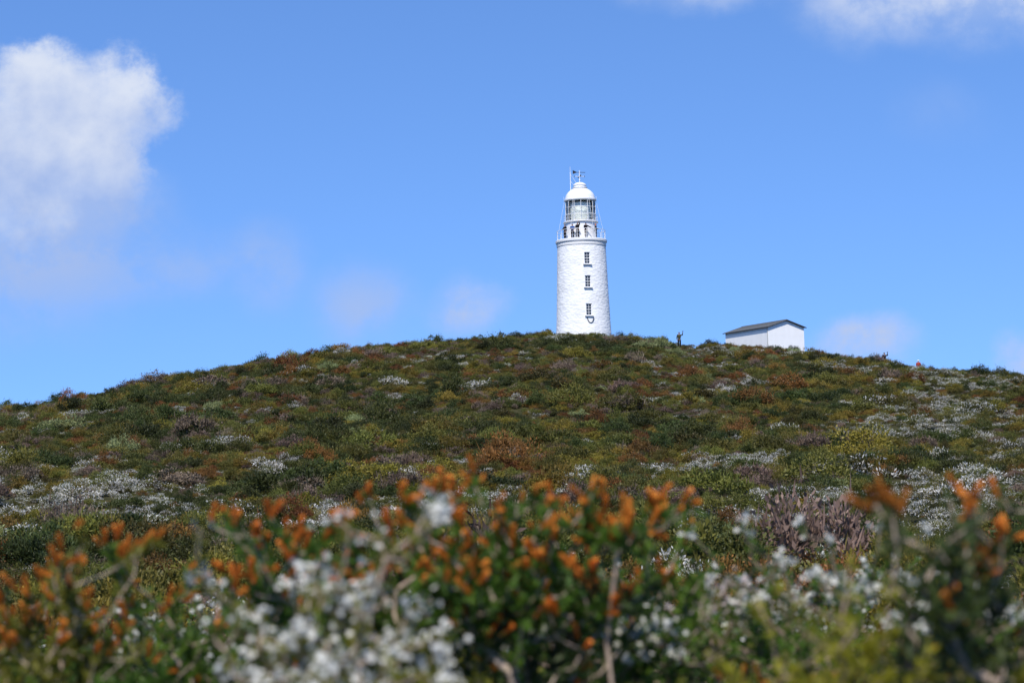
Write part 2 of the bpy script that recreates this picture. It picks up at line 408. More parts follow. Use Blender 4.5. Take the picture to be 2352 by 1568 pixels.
for zc,w,h in wins:
    rc=rad_at(zc); c=outv*(rc-0.20)+Vector((0,0,W(zc)))
    we=empty('window',c,None,size=0.3); we.parent=lh
    g=MB(); g.box((0,0,0),(w-0.1,0.03,h-0.1),0,Rw); g.obj('window_glass',[M_glass],False,we)
    fr=MB()
    for sx in (-1,1): fr.box(Rw@Vector((sx*(w/2-0.03),-0.02,0)),(0.06,0.1,h),0,Rw)
    for sz in (-1,1): fr.box(Rw@Vector((0,-0.021,sz*(h/2-0.03))),(w-0.12,0.1,0.06),0,Rw)
    fr.box(Rw@Vector((0,-0.03,0)),(0.035,0.05,h-0.12),0,Rw)
    for k in (-1,0,1): fr.box(Rw@Vector((0,-0.034,k*h/4.3)),(w-0.12,0.05,0.035 if k else 0.06),0,Rw)
    fr.obj('window_frame',[M_metal],False,we)
    sl=MB(); sl.box(Rw@Vector((0,-0.22,-h/2-0.065)),(w+0.34,0.46,0.12),0,Rw); sl.obj('window_sill',[M_stone],False,we)
cb=MB(); rc=rad_at(24.8)
pl=[]
for i in range(13):
    t=i/12; xx=-0.42+0.84*t; zz=25.05-0.62*(1-(abs(2*t-1))**2.6)
    pl.append(outv*(rc+0.06)+side*(xx+0.14)+Vector((0,0,W(zz))))
cb.tube(pl,0.05,6); cb.obj('hanging_cable',[M_iron],True,lh)
g=MB(); g.lathe([(2.9,W(34.05)),(3.03,W(34.06)),(3.06,W(34.25)),(3.02,W(34.3)),(3.05,W(34.42)),(3.16,W(34.56)),(3.17,W(34.80)),(3.12,W(34.86)),(1.9,W(34.87))],96)
gal=g.obj('gallery_deck',[M_stone],True,lh,30)
ra=MB(); RR=2.98
for i in range(16):
    a=2*math.pi*(i+0.5)/16; x,y=RR*math.cos(a),RR*math.sin(a)
    ra.tube([(x,y,W(34.86)),(x,y,W(36.02))],0.026,6)
for z,rr in ((36.02,0.030),(35.64,0.014),(35.26,0.014)): ra.ring(RR,W(z),rr)
ra.obj('railing',[M_metal],True,gal)
dr=MB(); dr.lathe([(1.96,W(34.86)),(1.96,W(36.95)),(2.02,W(37.0)),(2.16,W(37.04)),(2.16,W(37.14)),(1.90,W(37.16)),(1.86,W(37.2))],80)
dr.obj('lantern_base',[M_metal],True,lh,30)
lg=MB()
V=[];n=48
for z in (37.2,39.75):
    for i in range(n): a=2*math.pi*i/n; V.append((1.84*math.cos(a),1.84*math.sin(a),W(z)))
lg.add(V,[(i,(i+1)%n,n+(i+1)%n,n+i) for i in range(n)]); lgo=lg.obj('lantern_glazing',[m_lg],True,lh)
mu=MB()
for i in range(14):
    a=2*math.pi*(i+0.5)/14; x,y=1.87*math.cos(a),1.87*math.sin(a); mu.tube([(x,y,W(37.2)),(x,y,W(39.76))],0.030,6)
for z in (37.24,38.05,38.9,39.72): mu.ring(1.87,W(z),0.026)
mu.obj('glazing_bars',[M_metal],True,lh)
le=MB(); pr=[(0.4,W(37.2)),(1.10,W(37.35))]
for k in range(13):
    z=37.45+k*0.16; pr+=[(1.36+0.08*math.sin(math.pi*k/12),W(z)),(1.29+0.08*math.sin(math.pi*k/12),W(z+0.11))]
pr+=[(0.7,W(39.66)),(0.05,W(39.74))]
le.lathe(pr,24); le.obj('lantern_lens',[M_lens],False,lh)
cu=MB()
V=[]; k=40
for z in (37.25,39.7):
    for i in range(k+1):
        a=math.radians(-25)+math.radians(230)*i/k; rr=1.68+0.03*(i%2); V.append((rr*math.cos(a),rr*math.sin(a),W(z)))
cu.add(V,[(i,i+1,k+2+i,k+1+i) for i in range(k)])
cu.obj('lantern_curtain',[M_inner],False,lh)
ur=MB()
for z in (37.55,37.95): ur.ring(2.08,W(z),0.014)
for i in range(14):
    a=2*math.pi*(i+0.5)/14; ur.tube([(2.08*math.cos(a),2.08*math.sin(a),W(37.14)),(2.08*math.cos(a),2.08*math.sin(a),W(37.95))],0.014,5)
ur.obj('upper_railing',[M_metal],True,lh)
st=MB()
for i in range(6):
    a=2*math.pi*(i+0.02)/6
    st.tube([(2.75*math.cos(a),2.75*math.sin(a),W(36.0)),(1.94*math.cos(a),1.94*math.sin(a),W(39.85))],0.014,5)
    st.tube([(1.98*math.cos(a),1.98*math.sin(a),W(39.8)),(2.0*math.cos(a),2.0*math.sin(a),W(40.35))],0.016,5)
st.obj('stay_rods',[M_metal],True,lh)
dm=MB()
pr=[(1.86,W(39.75)),(1.98,W(39.78)),(1.99,W(39.95)),(1.86,W(40.02))]
for i in range(1,13):
    t=i/12*math.radians(66); pr.append((1.84*math.cos(t),W(40.0)+1.45*math.sin(t)))
pr+=[(0.74,W(41.36)),(0.92,W(41.38)),(0.93,W(41.46)),(0.74,W(41.50)),(0.72,W(41.68)),(0.80,W(41.70)),(0.80,W(41.78)),(0.62,W(41.95)),(0.35,W(42.07)),(0.08,W(42.12)),(0,W(42.12))]
dm.lathe(pr,64); dm.obj('lantern_dome',[M_metal],True,lh,30)
wv=MB()
wv.tube([(0,0,W(42.1)),(0,0,W(43.6))],0.045,6)
wv.lathe([(0.0,W(42.28)),(0.11,W(42.4)),(0.0,W(42.52))],12)
for a in (0.2,0.2+math.pi/2):
    c,s=math.cos(a),math.sin(a); wv.tube([(-0.62*c,-0.62*s,W(42.85)),(0.62*c,0.62*s,W(42.85))],0.03,5)
vane=wv.obj('weather_vane',[M_metal],True,lh)
ar=MB()
c,s=math.cos(0.25),math.sin(0.25)
ar.tube([(-0.7*c,-0.7*s,W(43.35)),(0.75*c,0.75*s,W(43.35))],0.035,5)
ar.add([(-0.75*c,-0.75*s,W(43.35)),(-0.30*c,-0.30*s,W(43.37)),(-0.85*c,-0.85*s,W(43.62)),(-0.85*c,-0.85*s,W(43.12)),(-0.3*c+0.03*s,-0.3*s-0.03*c,W(43.33))],[(0,2,1),(0,4,3),(2,0,3),(1,2,3,4)])
for q in (-1,1):
    ar.box((0.62*q*math.cos(0.2),0.62*q*math.sin(0.2),W(42.85)),(0.05,0.14,0.2)); ar.box((-0.62*q*math.sin(0.2),0.62*q*math.cos(0.2),W(42.85)),(0.14,0.05,0.2))
ar.obj('vane_arrow',[M_iron],False,vane)
an=MB(); an.tube([(-1.15,-0.5,W(41.0)),(-1.15,-0.5,W(43.3))],0.045,6); an.tube([(-1.15,-0.5,W(43.3)),(-1.15,-0.5,W(44.0))],0.022,5)
an.tube([(-1.15,-0.5,W(43.1)),(-0.35,-0.1,W(41.9))],0.022,5); an.tube([(-1.15,-0.5,W(42.2)),(-0.6,-0.3,W(41.6))],0.02,5)
an.obj('antenna_mast',[M_metal],True,lh)

# ------------------------------------------------------------------ shed
M_shedw=plain_mat('white_render',(0.86,0.845,0.81),0.8,namp=0.03,nscale=1.5,bump=0.15)
M_roof=plain_mat('grey_roof',(0.10,0.103,0.10),0.6,namp=0.15)
M_trim=plain_mat('grey_trim',(0.08,0.08,0.08),0.5)
sz0=20.0
shed=empty('shed',(SHX,SHY,sz0),'white gabled shed with low grey roof on the hilltop','shed',size=2)
shed.rotation_euler=(0,0,math.atan2(2.75,5.0))
gw,gl_,eh,rise=5.55,9.3,24.16-sz0,0.86
wb=MB()
V=[(0,0,-0.6),(gw,0,-0.6),(gw,0,eh),(gw/2,0,eh+rise),(0,0,eh)]; V2=[(x,gl_,z) for x,y,z in V]
wb.add(V+V2,[(0,1,2,3,4),(9,8,7,6,5),(0,4,9,5),(1,6,7,2),(0,5,6,1),(4,3,8,9),(3,2,7,8)])
wb.obj('shed_wall',[M_shedw],False,shed)
rf=MB(); ov=0.22; th=0.06; sl=rise/(gw/2)
for sgn in (-1,1):
    xe=gw/2+sgn*(gw/2+ov); ze=eh-ov*sl+0.02; zc=eh+rise+0.02
    V=[(gw/2,-ov,zc),(xe,-ov,ze),(xe,-ov,ze+th),(gw/2,-ov,zc+th)]; V2=[(x,gl_+ov,z) for x,y,z in V]
    rf.add(V+V2,[(0,1,2,3),(7,6,5,4),(0,4,5,1),(1,5,6,2),(2,6,7,3),(3,7,4,0)])
    for k in range(24):
        yy=-0.1+k*0.4; rf.tube([(gw/2+sgn*0.05,yy,zc+th),(xe,yy,ze+th)],0.018,4)
roof=rf.obj('shed_roof',[M_roof],False,shed)
rc_=MB(); rc_.tube([(gw/2,-ov-0.02,eh+rise+0.08),(gw/2,gl_+ov,eh+rise+0.08)],0.045,8); rc_.obj('ridge_cap',[M_trim],True,roof)
tb=MB()
for sgn in (-1,1):
    xe=gw/2+sgn*(gw/2+ov)
    tb.tube([(gw/2,-ov-0.03,eh+rise+0.03),(xe,-ov-0.03,eh-ov*sl+0.03)],0.07,4)
tb.obj('barge_board',[M_trim],False,roof)
gt=MB(); gt.tube([(-ov-0.05,-ov,eh-0.06),(-ov-0.05,gl_+ov,eh-0.06)],0.045,8); gt.obj('gutter',[M_trim],True,roof)
dp=MB(); dp.tube([(-ov-0.05,0.1,eh-0.1),(-0.06,0.12,eh-0.35),(-0.06,0.12,0)],0.04,8); dp.obj('downpipe',[plain_mat('pipe_grey',(0.4,0.41,0.4),0.5)],True,shed)

# ------------------------------------------------------------------ people
def skin_mesh(name, pts, edges, radii, root, sub=1):
    me=bpy.data.meshes.new(name); me.from_pydata(pts,edges,[]); me.update()
    o=bpy.data.objects.new(name,me); COL.objects.link(o)
    bpy.context.view_layer.objects.active=o
    md=o.modifiers.new('s','SKIN'); md.use_smooth_shade=True
    if not me.skin_vertices:
        with bpy.context.temp_override(object=o,active_object=o): bpy.ops.mesh.customdata_skin_add()
    sv=me.skin_vertices[0].data
    for i,r in enumerate(radii):
        sv[i].radius=(r if isinstance(r,tuple) else (r,r)); sv[i].use_root=(i==root)
    s=o.modifiers.new('u','SUBSURF'); s.levels=sub; s.render_levels=sub
    bpy.context.view_layer.update()
    dg=bpy.context.evaluated_depsgraph_get(); nm=bpy.data.meshes.new_from_object(o.evaluated_get(dg)); nm.name=name
    bpy.data.objects.remove(o)
    return nm

M_skin=plain_mat('skin',(0.42,0.25,0.18),0.6,namp=0.05)
def cloth(n,c): return plain_mat(n,c,0.85,namp=0.15,nscale=15,spec=0.1)
M_black=cloth('black_cloth',(0.008,0.008,0.011)); M_navy=cloth('navy_cloth',(0.010,0.014,0.03)); M_blue=cloth('blue_cloth',(0.015,0.07,0.24))
M_grey=cloth('grey_cloth',(0.06,0.06,0.065)); M_beige=cloth('beige_cloth',(0.36,0.32,0.27)); M_red=cloth('red_cloth',(0.32,0.05,0.03))
M_hair=cloth('dark_hair',(0.02,0.013,0.01)); M_whitec=cloth('white_cloth',(0.8,0.8,0.78)); M_shoe=cloth('shoe',(0.02,0.02,0.02)); M_orange=cloth('orange_cloth',(0.55,0.14,0.03))
M_plaid,nt,out=mat_new('olive_plaid')
p=nt.nodes.new('ShaderNodeBsdfPrincipled'); p.inputs['Roughness'].default_value=0.9; p.inputs['Specular IOR Level'].default_value=0.1
ck=nt.nodes.new('ShaderNodeTexChecker'); ck.inputs['Scale'].default_value=14; ck.inputs[1].default_value=(0.085,0.078,0.03,1); ck.inputs[2].default_value=(0.018,0.02,0.012,1)
tc=nt.nodes.new('ShaderNodeTexCoord'); nt.links.new(tc.outputs['Object'],ck.inputs['Vector']); nt.links.new(ck.outputs[0],p.inputs['Base Color']); nt.links.new(p.outputs[0],out.inputs['Surface'])

def person(loc, rotz, top, legs, label, armL, armR, group=None, hair=M_hair, hat=None, h=1.72, phone=None):
    """armL/armR: (elbow, wrist) positions for a figure facing -Y; L is at -x"""
    root=empty('person',loc,label,'person',group,size=0.4); root.rotation_euler=(0,0,rotz); root.scale=(h/1.72,)*3
    P=[];E=[];R=[]
    def v(p,r,par=None):
        P.append(tuple(p)); R.append(r)
        if par is not None: E.append((par,len(P)-1))
        return len(P)-1
    pel=v((0,0,.94),(.135,.10)); sp=v((0,.01,1.12),(.12,.09),pel); ch=v((0,0,1.32),(.155,.105),sp); nb=v((0,.01,1.46),(.06,.06),ch)
    hb=v((0,-.005,1.54),(.06,.068),nb); hm=v((0,-.012,1.62),(.078,.095),hb); ht=v((0,0,1.69),(.060,.07),hm)
    v((0,-.115,1.605),.011,hm)
    for sgn in (-1,1): v((sgn*.085,.005,1.61),.012,hm)
    arms={}
    for sgn,(el,wr) in ((-1,armL),(1,armR)):
        sh=v((sgn*.185,0,1.42),.055,ch); e=v(el,.042,sh); w=v(wr,.028,e)
        d=(Vector(wr)-Vector(el)).normalized(); s=d.cross(Vector((0,1,0))); s=s.normalized() if s.length>.1 else Vector((1,0,0)); nn=s.cross(d)
        hd=v(Vector(wr)+d*.055,(.034,.022),w); arms[sgn]=(Vector(wr)+d*.1,d)
        for k,(o,l) in enumerate(((-.030,.062),(-.010,.075),(.011,.070),(.031,.055))):
            b=v(Vector(wr)+d*.095+s*o,.009,hd); f1=v(Vector(wr)+d*(.095+l*.55)+s*o*1.1+nn*.012,.008,b); v(Vector(wr)+d*(.095+l)+s*o*1.1+nn*.035,.007,f1)
        t1=v(Vector(wr)+d*.05-s*.045+nn*.01,.010,hd); v(Vector(wr)+d*.09-s*.062+nn*.02,.008,t1)
    for sgn in (-1,1):
        hp=v((sgn*.095,0,.88),.088,pel); kn=v((sgn*.105,-.02,.49),.058,hp); an_=v((sgn*.11,.02,.09),.038,kn); v((sgn*.12,-.13,.035),(.04,.03),an_); 
    nm=skin_mesh('body',P,E,R,pel,1); nm.materials.append(M_skin)
    o=bpy.data.objects.new('body',nm); COL.objects.link(o); o.parent=root
    P=[];E=[];R=[]
    a=v((0,0,.88),(.18,.14)); b=v((0,.01,1.12),(.175,.14),a); c=v((0,0,1.32),(.21,.15),b); v((0,.01,1.45),(.10,.09),c)
    for sgn,(el,wr) in ((-1,armL),(1,armR)):
        sh=v((sgn*.20,0,1.415),.085,c); e=v(el,.068,sh); v(Vector(el).lerp(Vector(wr),.93),.05,e)
    nm=skin_mesh('jacket',P,E,R,a,1); nm.materials.append(top); o=bpy.data.objects.new('jacket',nm); COL.objects.link(o); o.parent=root
    P=[];E=[];R=[]
    a=v((0,0,.97),(.155,.12)); 
    for sgn in (-1,1):
        hp=v((sgn*.10,0,.87),.115,a); kn=v((sgn*.112,-.02,.49),.085,hp); v((sgn*.118,.02,.11),.068,kn)
    nm=skin_mesh('trousers',P,E,R,a,1); nm.materials.append(legs); o=bpy.data.objects.new('trousers',nm); COL.objects.link(o); o.parent=root
    for sgn in (-1,1):
        s=MB()
        s.tube([(sgn*.112,.05,.05),(sgn*.115,0,.055),(sgn*.12,-.09,.045),(sgn*.122,-.17,.035)],[.045,.05,.045,.028],8); s.obj('shoe',[M_shoe],True,root)
    ey=MB()
    for sgn in (-1,1): ey.tube([(sgn*.032,-.098,1.625),(sgn*.032,-.106,1.625)],.010,6)
    ey.box((0,-.098,1.565),(.05,.012,.010)); ey.obj('face_features',[M_hair],False,root)
    hr=MB()
    if hat:
        hr.lathe([(.17,1.665),(.165,1.68),(.105,1.69),(.10,1.76),(.06,1.79),(0,1.795)],20,c=(0,.005)); hr.obj('hat',[hat],True,root)
    else:
        V=[];F=[];nn_=14;mm_=7
        for j in range(mm_):
            t=math.pi*0.62*j/(mm_-1)
            for i in range(nn_):
                a=2*math.pi*i/nn_; cut=1.0 if math.sin(a)>-0.2 else 0.62
                tt=t*cut
                V.append((.092*math.sin(tt)*math.cos(a),.01+.112*math.sin(tt)*math.sin(a),1.635+.11*math.cos(tt)))
        for j in range(mm_-1):
            for i in range(nn_): F.append((j*nn_+i,j*nn_+(i+1)%nn_,(j+1)*nn_+(i+1)%nn_,(j+1)*nn_+i))
        hr.add(V,F); hr.obj('hair',[hair],True,root)
    if phone is not None:
        hp,d=arms[phone]
        Rz=Matrix.Rotation(rotz,3,'Z'); w=Vector(loc)+Rz@((hp+d*.03+Vector((0,-.02,.02)))*(h/1.72))
        ph=MB(); ph.box((0,0,0),(.16,.012,.08)); ph.box((0,-.0075,0),(.145,.002,.07))
        po=ph.obj('mobile_phone',[M_iron],False); po.location=w; po.rotation_euler=(0,0,rotz)
        po['label']='dark mobile phone held up in a raised hand'; po['category']='phone'
    return root
down=lambda s:((s*.26,.03,1.13),(s*.27,-.06,.88))
fold=lambda s:((s*.27,.0,1.14),(s*.10,-.24,1.12))
rail=lambda s:((s*.30,-.08,1.18),(s*.24,-.33,1.10))
up=lambda s:((s*.40,-.10,1.50),(s*.30,-.16,1.76))
G='visitors on the lighthouse gallery'
def gal_person(ang_x, top, legs, label, aL, aR, turn=0, h=1.72, hair=M_hair, rr=2.55):
    a=math.asin(ang_x/rr); x=rr*math.sin(a); y=-rr*math.cos(a)
    return person((LX+x,LY+y,34.87),a+turn,top,legs,label,aL,aR,G,hair,None,h)
gal_person(-2.02,M_black,M_black,'person in black jacket leaning on the gallery rail',rail(-1),down(1),h=1.80)
gal_person(-1.12,M_blue,M_black,'person in blue jacket standing at the gallery rail',fold(-1),rail(1),0.5,h=1.74)
gal_person(-0.50,M_black,M_black,'person in black with a hand raised above the head',fold(-1),up(1),-0.5,h=1.92)
gal_person(0.52,M_black,M_beige,'person in black jacket and pale trousers reaching out an arm',((-.28,-.05,1.2),(-.1,-.25,1.05)),((.42,-.12,1.28),(.66,-.2,1.16)),0.3,h=1.82)
gal_person(1.75,M_navy,M_grey,'person in dark top with orange scarf at the gallery rail',fold(-1),fold(1),0.6,h=1.76,hair=M_orange)
hx,hy=PEOPLE[0]
person((hx,hy,hz(hx,hy)+0.05),0.2,M_plaid,M_black,'person in olive plaid shirt holding up a phone on the hilltop',down(-1),((.34,-.14,1.40),(.33,-.28,1.66)),h=1.84,phone=1)
hx,hy=PEOPLE[1]
person((hx,hy,hz(hx,hy)+0.05),0.1,M_navy,M_black,'person in dark jacket lifting a phone among the bushes',((-.26,-.1,1.2),(-.05,-.3,1.35)),((.34,-.16,1.38),(.28,-.32,1.60)),h=1.80,phone=1)
hx,hy=PEOPLE[2]
person((hx,hy,hz(hx,hy)-0.2),-0.4,M_red,M_grey,'person in red top and white hat behind the bushes',down(-1),down(1),h=1.68,hat=M_whitec)

# ------------------------------------------------------------------ near plants
M_bark=plain_mat('pale_bark',(0.36,0.27,0.20),0.9,namp=0.3,nscale=30)
M_bark2=plain_mat('brown_bark',(0.22,0.155,0.11),0.9,namp=0.3,nscale=30)
N_green=leaf_mat('near_leaf_green',(0.024,0.066,0.010),(0.13,0.22,0.026),0.4,0.45,0.12)
N_olive=leaf_mat('near_leaf_olive',(0.070,0.085,0.012),(0.26,0.25,0.030),0.4,0.5,0.12)
N_dark=leaf_mat('near_leaf_dark',(0.020,0.040,0.012),(0.085,0.11,0.026),0.35,0.45,0.12)
N_yell=leaf_mat('near_leaf_yellow_green',(0.15,0.16,0.012),(0.44,0.40,0.03),0.4,0.5,0.1)
N_orange=leaf_mat('new_growth_orange',(0.38,0.115,0.010),(0.88,0.33,0.048),0.3,0.7,0.1)
N_dorange=leaf_mat('old_growth_rust',(0.26,0.095,0.012),(0.62,0.24,0.03),0.3,0.7,0.1)
N_white=leaf_mat('petals_white',(0.58,0.56,0.46),(0.90,0.87,0.78),0.3,0.6,0.05)
N_pink=leaf_mat('petals_pink',(0.45,0.35,0.31),(0.78,0.66,0.60),0.25,0.6,0.05)
N_yc=leaf_mat('flower_centre',(0.30,0.24,0.07),(0.45,0.38,0.12),0.1,0.7,0.05)

def near_plant(name, base, centre, rad, ntips, leafm, barkm, style, label, seed, leaves=34, leafL=0.030, candles=None, group=None, stemr=0.0018, tipfrac=1.0, flatter=0.5, sprigs=0, fl=1.0):
    r=np.random.default_rng(seed)
    bx,by=base; bz=hz(bx,by)
    root=empty(name,(bx,by,bz),label,'shrub',group,size=0.3)
    B=np.array([bx,by,bz]); C=np.array(centre,float); rad=np.array(rad,float)
    d=unit(r.normal(size=(ntips,3))); rr=r.uniform(0.1,1,ntips)**flatter*r.uniform(0.75,1.3,ntips)
    T=C+d*rr[:,None]*rad
    if sprigs:
        q=r.uniform(-1,1,(sprigs,3)); q[:,0]*=1.1; q[:,2]=0.95+r.uniform(0.0,0.45,sprigs)
        T=np.concatenate([T,C+q*rad]); ntips+=sprigs
    T=T-B; Cc=C-B
    pos=[np.zeros(3)]; par=[-1]
    fork=np.array([Cc[0]*0.55,Cc[1]*0.55,max(Cc[2]-rad[2]*1.5,0.25)])
    for t in (0.15,0.3,0.45,0.6,0.75,0.88,1.0):
        pos.append(fork*t+r.normal(size=3)*np.array([0.022,0.022,0.004])); par.append(len(pos)-2)
    order=np.argsort(np.linalg.norm(T-fork,axis=1))
    tipnode=[]; tipdir=[]
    for ti in order:
        t=T[ti]; A=np.array(pos); dv=t-A; dist=np.linalg.norm(dv,axis=1)
        cost=dist+np.where(A[:,2]>t[2]-0.02,1.0,0)+0.25*np.linalg.norm(A-fork,axis=1)
        j=int(np.argmin(cost)); p0=A[j]; L=dist[j]; ns=max(2,int(L/0.06)+1)
        mid=(p0+t)/2+np.array([ (t-p0)[0]*0.2,(t-p0)[1]*0.2,-0.10*L])+r.normal(size=3)*0.06*L
        prev=j
        for k in range(1,ns+1):
            s=k/ns; q=(1-s)**2*p0+2*s*(1-s)*mid+s*s*t
            if k<ns: q=q+r.normal(size=3)*0.006
            pos.append(q); par.append(prev); prev=len(pos)-1
        tipnode.append(prev); dd=pos[prev]-pos[par[prev]]; dd=dd/max(np.linalg.norm(dd),1e-6)
        tipdir.append(unit(dd+np.array([0,0,0.5])+0.25*r.normal(size=3)))
    cnt=np.zeros(len(pos))
    for tn in tipnode:
        k=tn
        while k>=0: cnt[k]+=1; k=par[k]
    mb=MB()
    for k in range(1,len(pos)):
        r1=stemr*cnt[k]**0.40; r0=stemr*max(cnt[par[k]],1)**0.40; r0=min(r0,r1*1.35)
        mb.tube([pos[par[k]],pos[k]],[r0,r1],5)
    mb.obj('branches',[barkm],True,root,80)
    TP=np.array([pos[k] for k in tipnode]); TD=np.array(tipdir).reshape(-1,3)
    def anc(k,m):
        for _ in range(m):
            if par[k]>=0: k=par[k]
        return pos[k]
    P1=np.array([anc(k,1) for k in tipnode]); P2=np.array([anc(k,3) for k in tipnode])
    n=len(TP)*leaves; w=np.repeat(np.arange(len(TP)),leaves)
    s=r.uniform(0,1,n)
    lo=np.minimum(s*2,1)[:,None]; hi=np.maximum(s*2-1,0)[:,None]
    base_=TP[w]*(1-lo)+P1[w]*(lo-hi)+P2[w]*hi
    radial=unit(r.normal(size=(n,3)))
    D=unit(radial*0.8+TD[w]*0.8*(1-0.5*s[:,None]))
    LL=leafL*r.uniform(0.6,1.3,n); WW=LL*r.uniform(0.22,0.36,n)
    N=unit(np.cross(D,r.normal(size=(n,3))))
    V=leaf_verts(base_,D,N,LL,WW); sh=np.clip(r.uniform(0,1,n)*0.55+0.45*r.uniform(0,1,len(TP))[w],0,1)
    o=bpy.data.objects.new('foliage',quads_mesh('foliage',V,[leafm],None,sh)); COL.objects.link(o); o.parent=root
    top=TP[:,2]; thr=np.quantile(top,1-tipfrac) if tipfrac<1 else -9
    if style=='candle':
        VV=[];SH=[]
        for i in range(len(TP)):
            if TP[i][2]<thr and r.uniform()>0.12: continue
            for q in range(r.integers(1,5)):
                dd=unit(TD[i]+0.6*r.normal(size=3)+np.array([0,0,0.35])); Lc=r.uniform(0.014,0.052); rc=r.uniform(0.0030,0.0050)
                m_=int(60+Lc*1600)
                t=r.uniform(0,1,m_); rd=unit(np.cross(dd,r.normal(size=(m_,3))))
                off=r.normal(size=3)*0.010
                pb=TP[i]+off+dd*(t*Lc)[:,None]+rd*(rc*0.5)
                VV.append(leaf_verts(pb,rd*0.8+dd*0.9,dd+0.1*r.normal(size=(m_,3)),np.full(m_,rc*1.5),np.full(m_,rc*1.2)))
                SH.append(np.clip(0.15+0.85*t*r.uniform(0.4,1.1,m_)+r.uniform(-.15,.15),0,1))
        if VV:
            o=bpy.data.objects.new('new_growth',quads_mesh('new_growth',np.concatenate(VV),[candles or N_orange],None,np.concatenate(SH))); COL.objects.link(o); o.parent=root
    if style=='flower':
        VV=[];SH=[];MI=[]
        for i in range(len(TP)):
            if TP[i][2]<thr: continue
            nf=int(r.integers(3,16)*fl); ax=np.array([r.uniform(.008,.034),r.uniform(.008,.03),r.uniform(.008,.024)])
            for q in range(nf):
                dd=unit(TD[i]*0.6+r.normal(size=3)); c=TP[i]+TD[i]*0.010+r.normal(size=3)*ax*0.6
                npet=7; e1=unit(np.cross(dd,r.normal(size=3))); e2=np.cross(dd,e1); a=np.arange(npet)*2*np.pi/npet
                pd=np.cos(a)[:,None]*e1+np.sin(a)[:,None]*e2+dd*0.35
                VV.append(leaf_verts(np.repeat(c[None],npet,0),pd,np.repeat(dd[None],npet,0),np.full(npet,r.uniform(0.0055,0.009)),np.full(npet,0.005)))
                SH.append(r.uniform(0.2,1,npet)); MI.append(np.zeros(npet))
                pd2=pd[:3]*0.5+dd*0.8
                VV.append(leaf_verts(np.repeat((c+dd*0.001)[None],3,0),pd2,np.repeat(e1[None],3,0),np.full(3,0.0025),np.full(3,0.0025))); SH.append(r.uniform(0,1,3)); MI.append(np.ones(3))
        if VV:
            o=bpy.data.objects.new('flower_clusters',quads_mesh('flower_clusters',np.concatenate(VV),[candles or N_white,N_yc],np.concatenate(MI).astype(int),np.concatenate(SH))); COL.objects.link(o); o.parent=root
    return root

GO='orange-tipped heath shrubs'; GW='white-flowering heath shrubs'
LO='tall heath shrub with fuzzy orange new growth on green twigs'
LW='heath shrub covered in clusters of small white flowers'
np_=near_plant
np_('orange_tipped_shrub',(-0.90,4.05),(-0.93,4.0,1.36),(0.22,0.2,0.15),56,N_olive,M_bark,'candle',LO,1,group=GO,tipfrac=.45,sprigs=7,leaves=36)
np_('orange_tipped_shrub',(-0.64,4.3),(-0.66,4.4,1.29),(0.24,0.2,0.19),56,N_green,M_bark,'candle',LO,2,group=GO,tipfrac=.28,sprigs=6,leaves=38)
np_('orange_tipped_shrub',(-0.44,4.1),(-0.43,4.05,1.46),(0.18,0.2,0.12),60,N_green,M_bark,'candle',LO,3,group=GO,tipfrac=.60,sprigs=9,leaves=38)
np_('orange_tipped_shrub',(-0.24,4.2),(-0.23,4.2,1.45),(0.13,0.12,0.14),40,N_green,M_bark,'candle',LO,4,group=GO,tipfrac=.45,sprigs=6,leaves=40)
np_('orange_tipped_shrub',(-0.02,4.0),(-0.02,4.0,1.48),(0.19,0.18,0.13),72,N_green,M_bark,'candle',LO,5,group=GO,tipfrac=.5,sprigs=11,leaves=42)
np_('orange_tipped_shrub',(0.03,4.15),(0.03,4.1,1.36),(0.25,0.2,0.15),72,N_dark,M_bark,'candle',LO,6,group=GO,tipfrac=.40,leaves=44)
np_('orange_tipped_shrub',(0.17,4.0),(0.225,4.0,1.565),(0.13,0.12,0.028),20,N_green,M_bark,'candle',
    'slender heath shrub with bare pale stem and orange tips',7,group=GO,tipfrac=.85,leaves=26,stemr=0.0013,sprigs=6)
np_('orange_tipped_shrub',(0.30,4.5),(0.30,4.5,1.38),(0.20,0.2,0.13),56,N_green,M_bark,'candle',LO,10,group=GO,tipfrac=.12,leaves=40,sprigs=4)
np_('orange_tipped_shrub',(0.66,3.1),(0.65,3.05,1.44),(0.11,0.12,0.12),34,N_dark,M_bark,'candle','loose dark green heath shrub with dull orange tips',8,group=GO,tipfrac=.10,candles=N_dorange,leaves=34,sprigs=5)
np_('orange_tipped_shrub',(0.80,3.5),(0.80,3.4,1.41),(0.13,0.12,0.15),44,N_dark,M_bark,'candle','loose dark green heath shrub with orange tips',9,group=GO,tipfrac=.35,leaves=36,sprigs=4)
np_('white_flowering_shrub',(-0.33,3.2),(-0.30,3.2,1.39),(0.20,0.18,0.16),90,N_olive,M_bark,'flower',LW,20,group=GW,leaves=24,leafL=0.022,sprigs=8,tipfrac=.88,fl=1.15)
np_('white_flowering_shrub',(-0.20,2.8),(-0.20,2.85,1.32),(0.22,0.15,0.10),64,N_olive,M_bark2,'flower',LW,21,group=GW,leaves=24,leafL=0.022,tipfrac=.8,fl=1.0)
np_('white_flowering_shrub',(0.66,4.7),(0.66,4.6,1.35),(0.26,0.2,0.16),84,N_green,M_bark2,'flower',LW,22,group=GW,leaves=36,leafL=0.022,tipfrac=.5,sprigs=6,fl=1.0)
np_('white_flowering_shrub',(0.92,4.1),(0.88,4.1,1.38),(0.13,0.2,0.10),48,N_green,M_bark2,'flower',LW,23,group=GW,leaves=32,leafL=0.022,tipfrac=.75,fl=1.3)
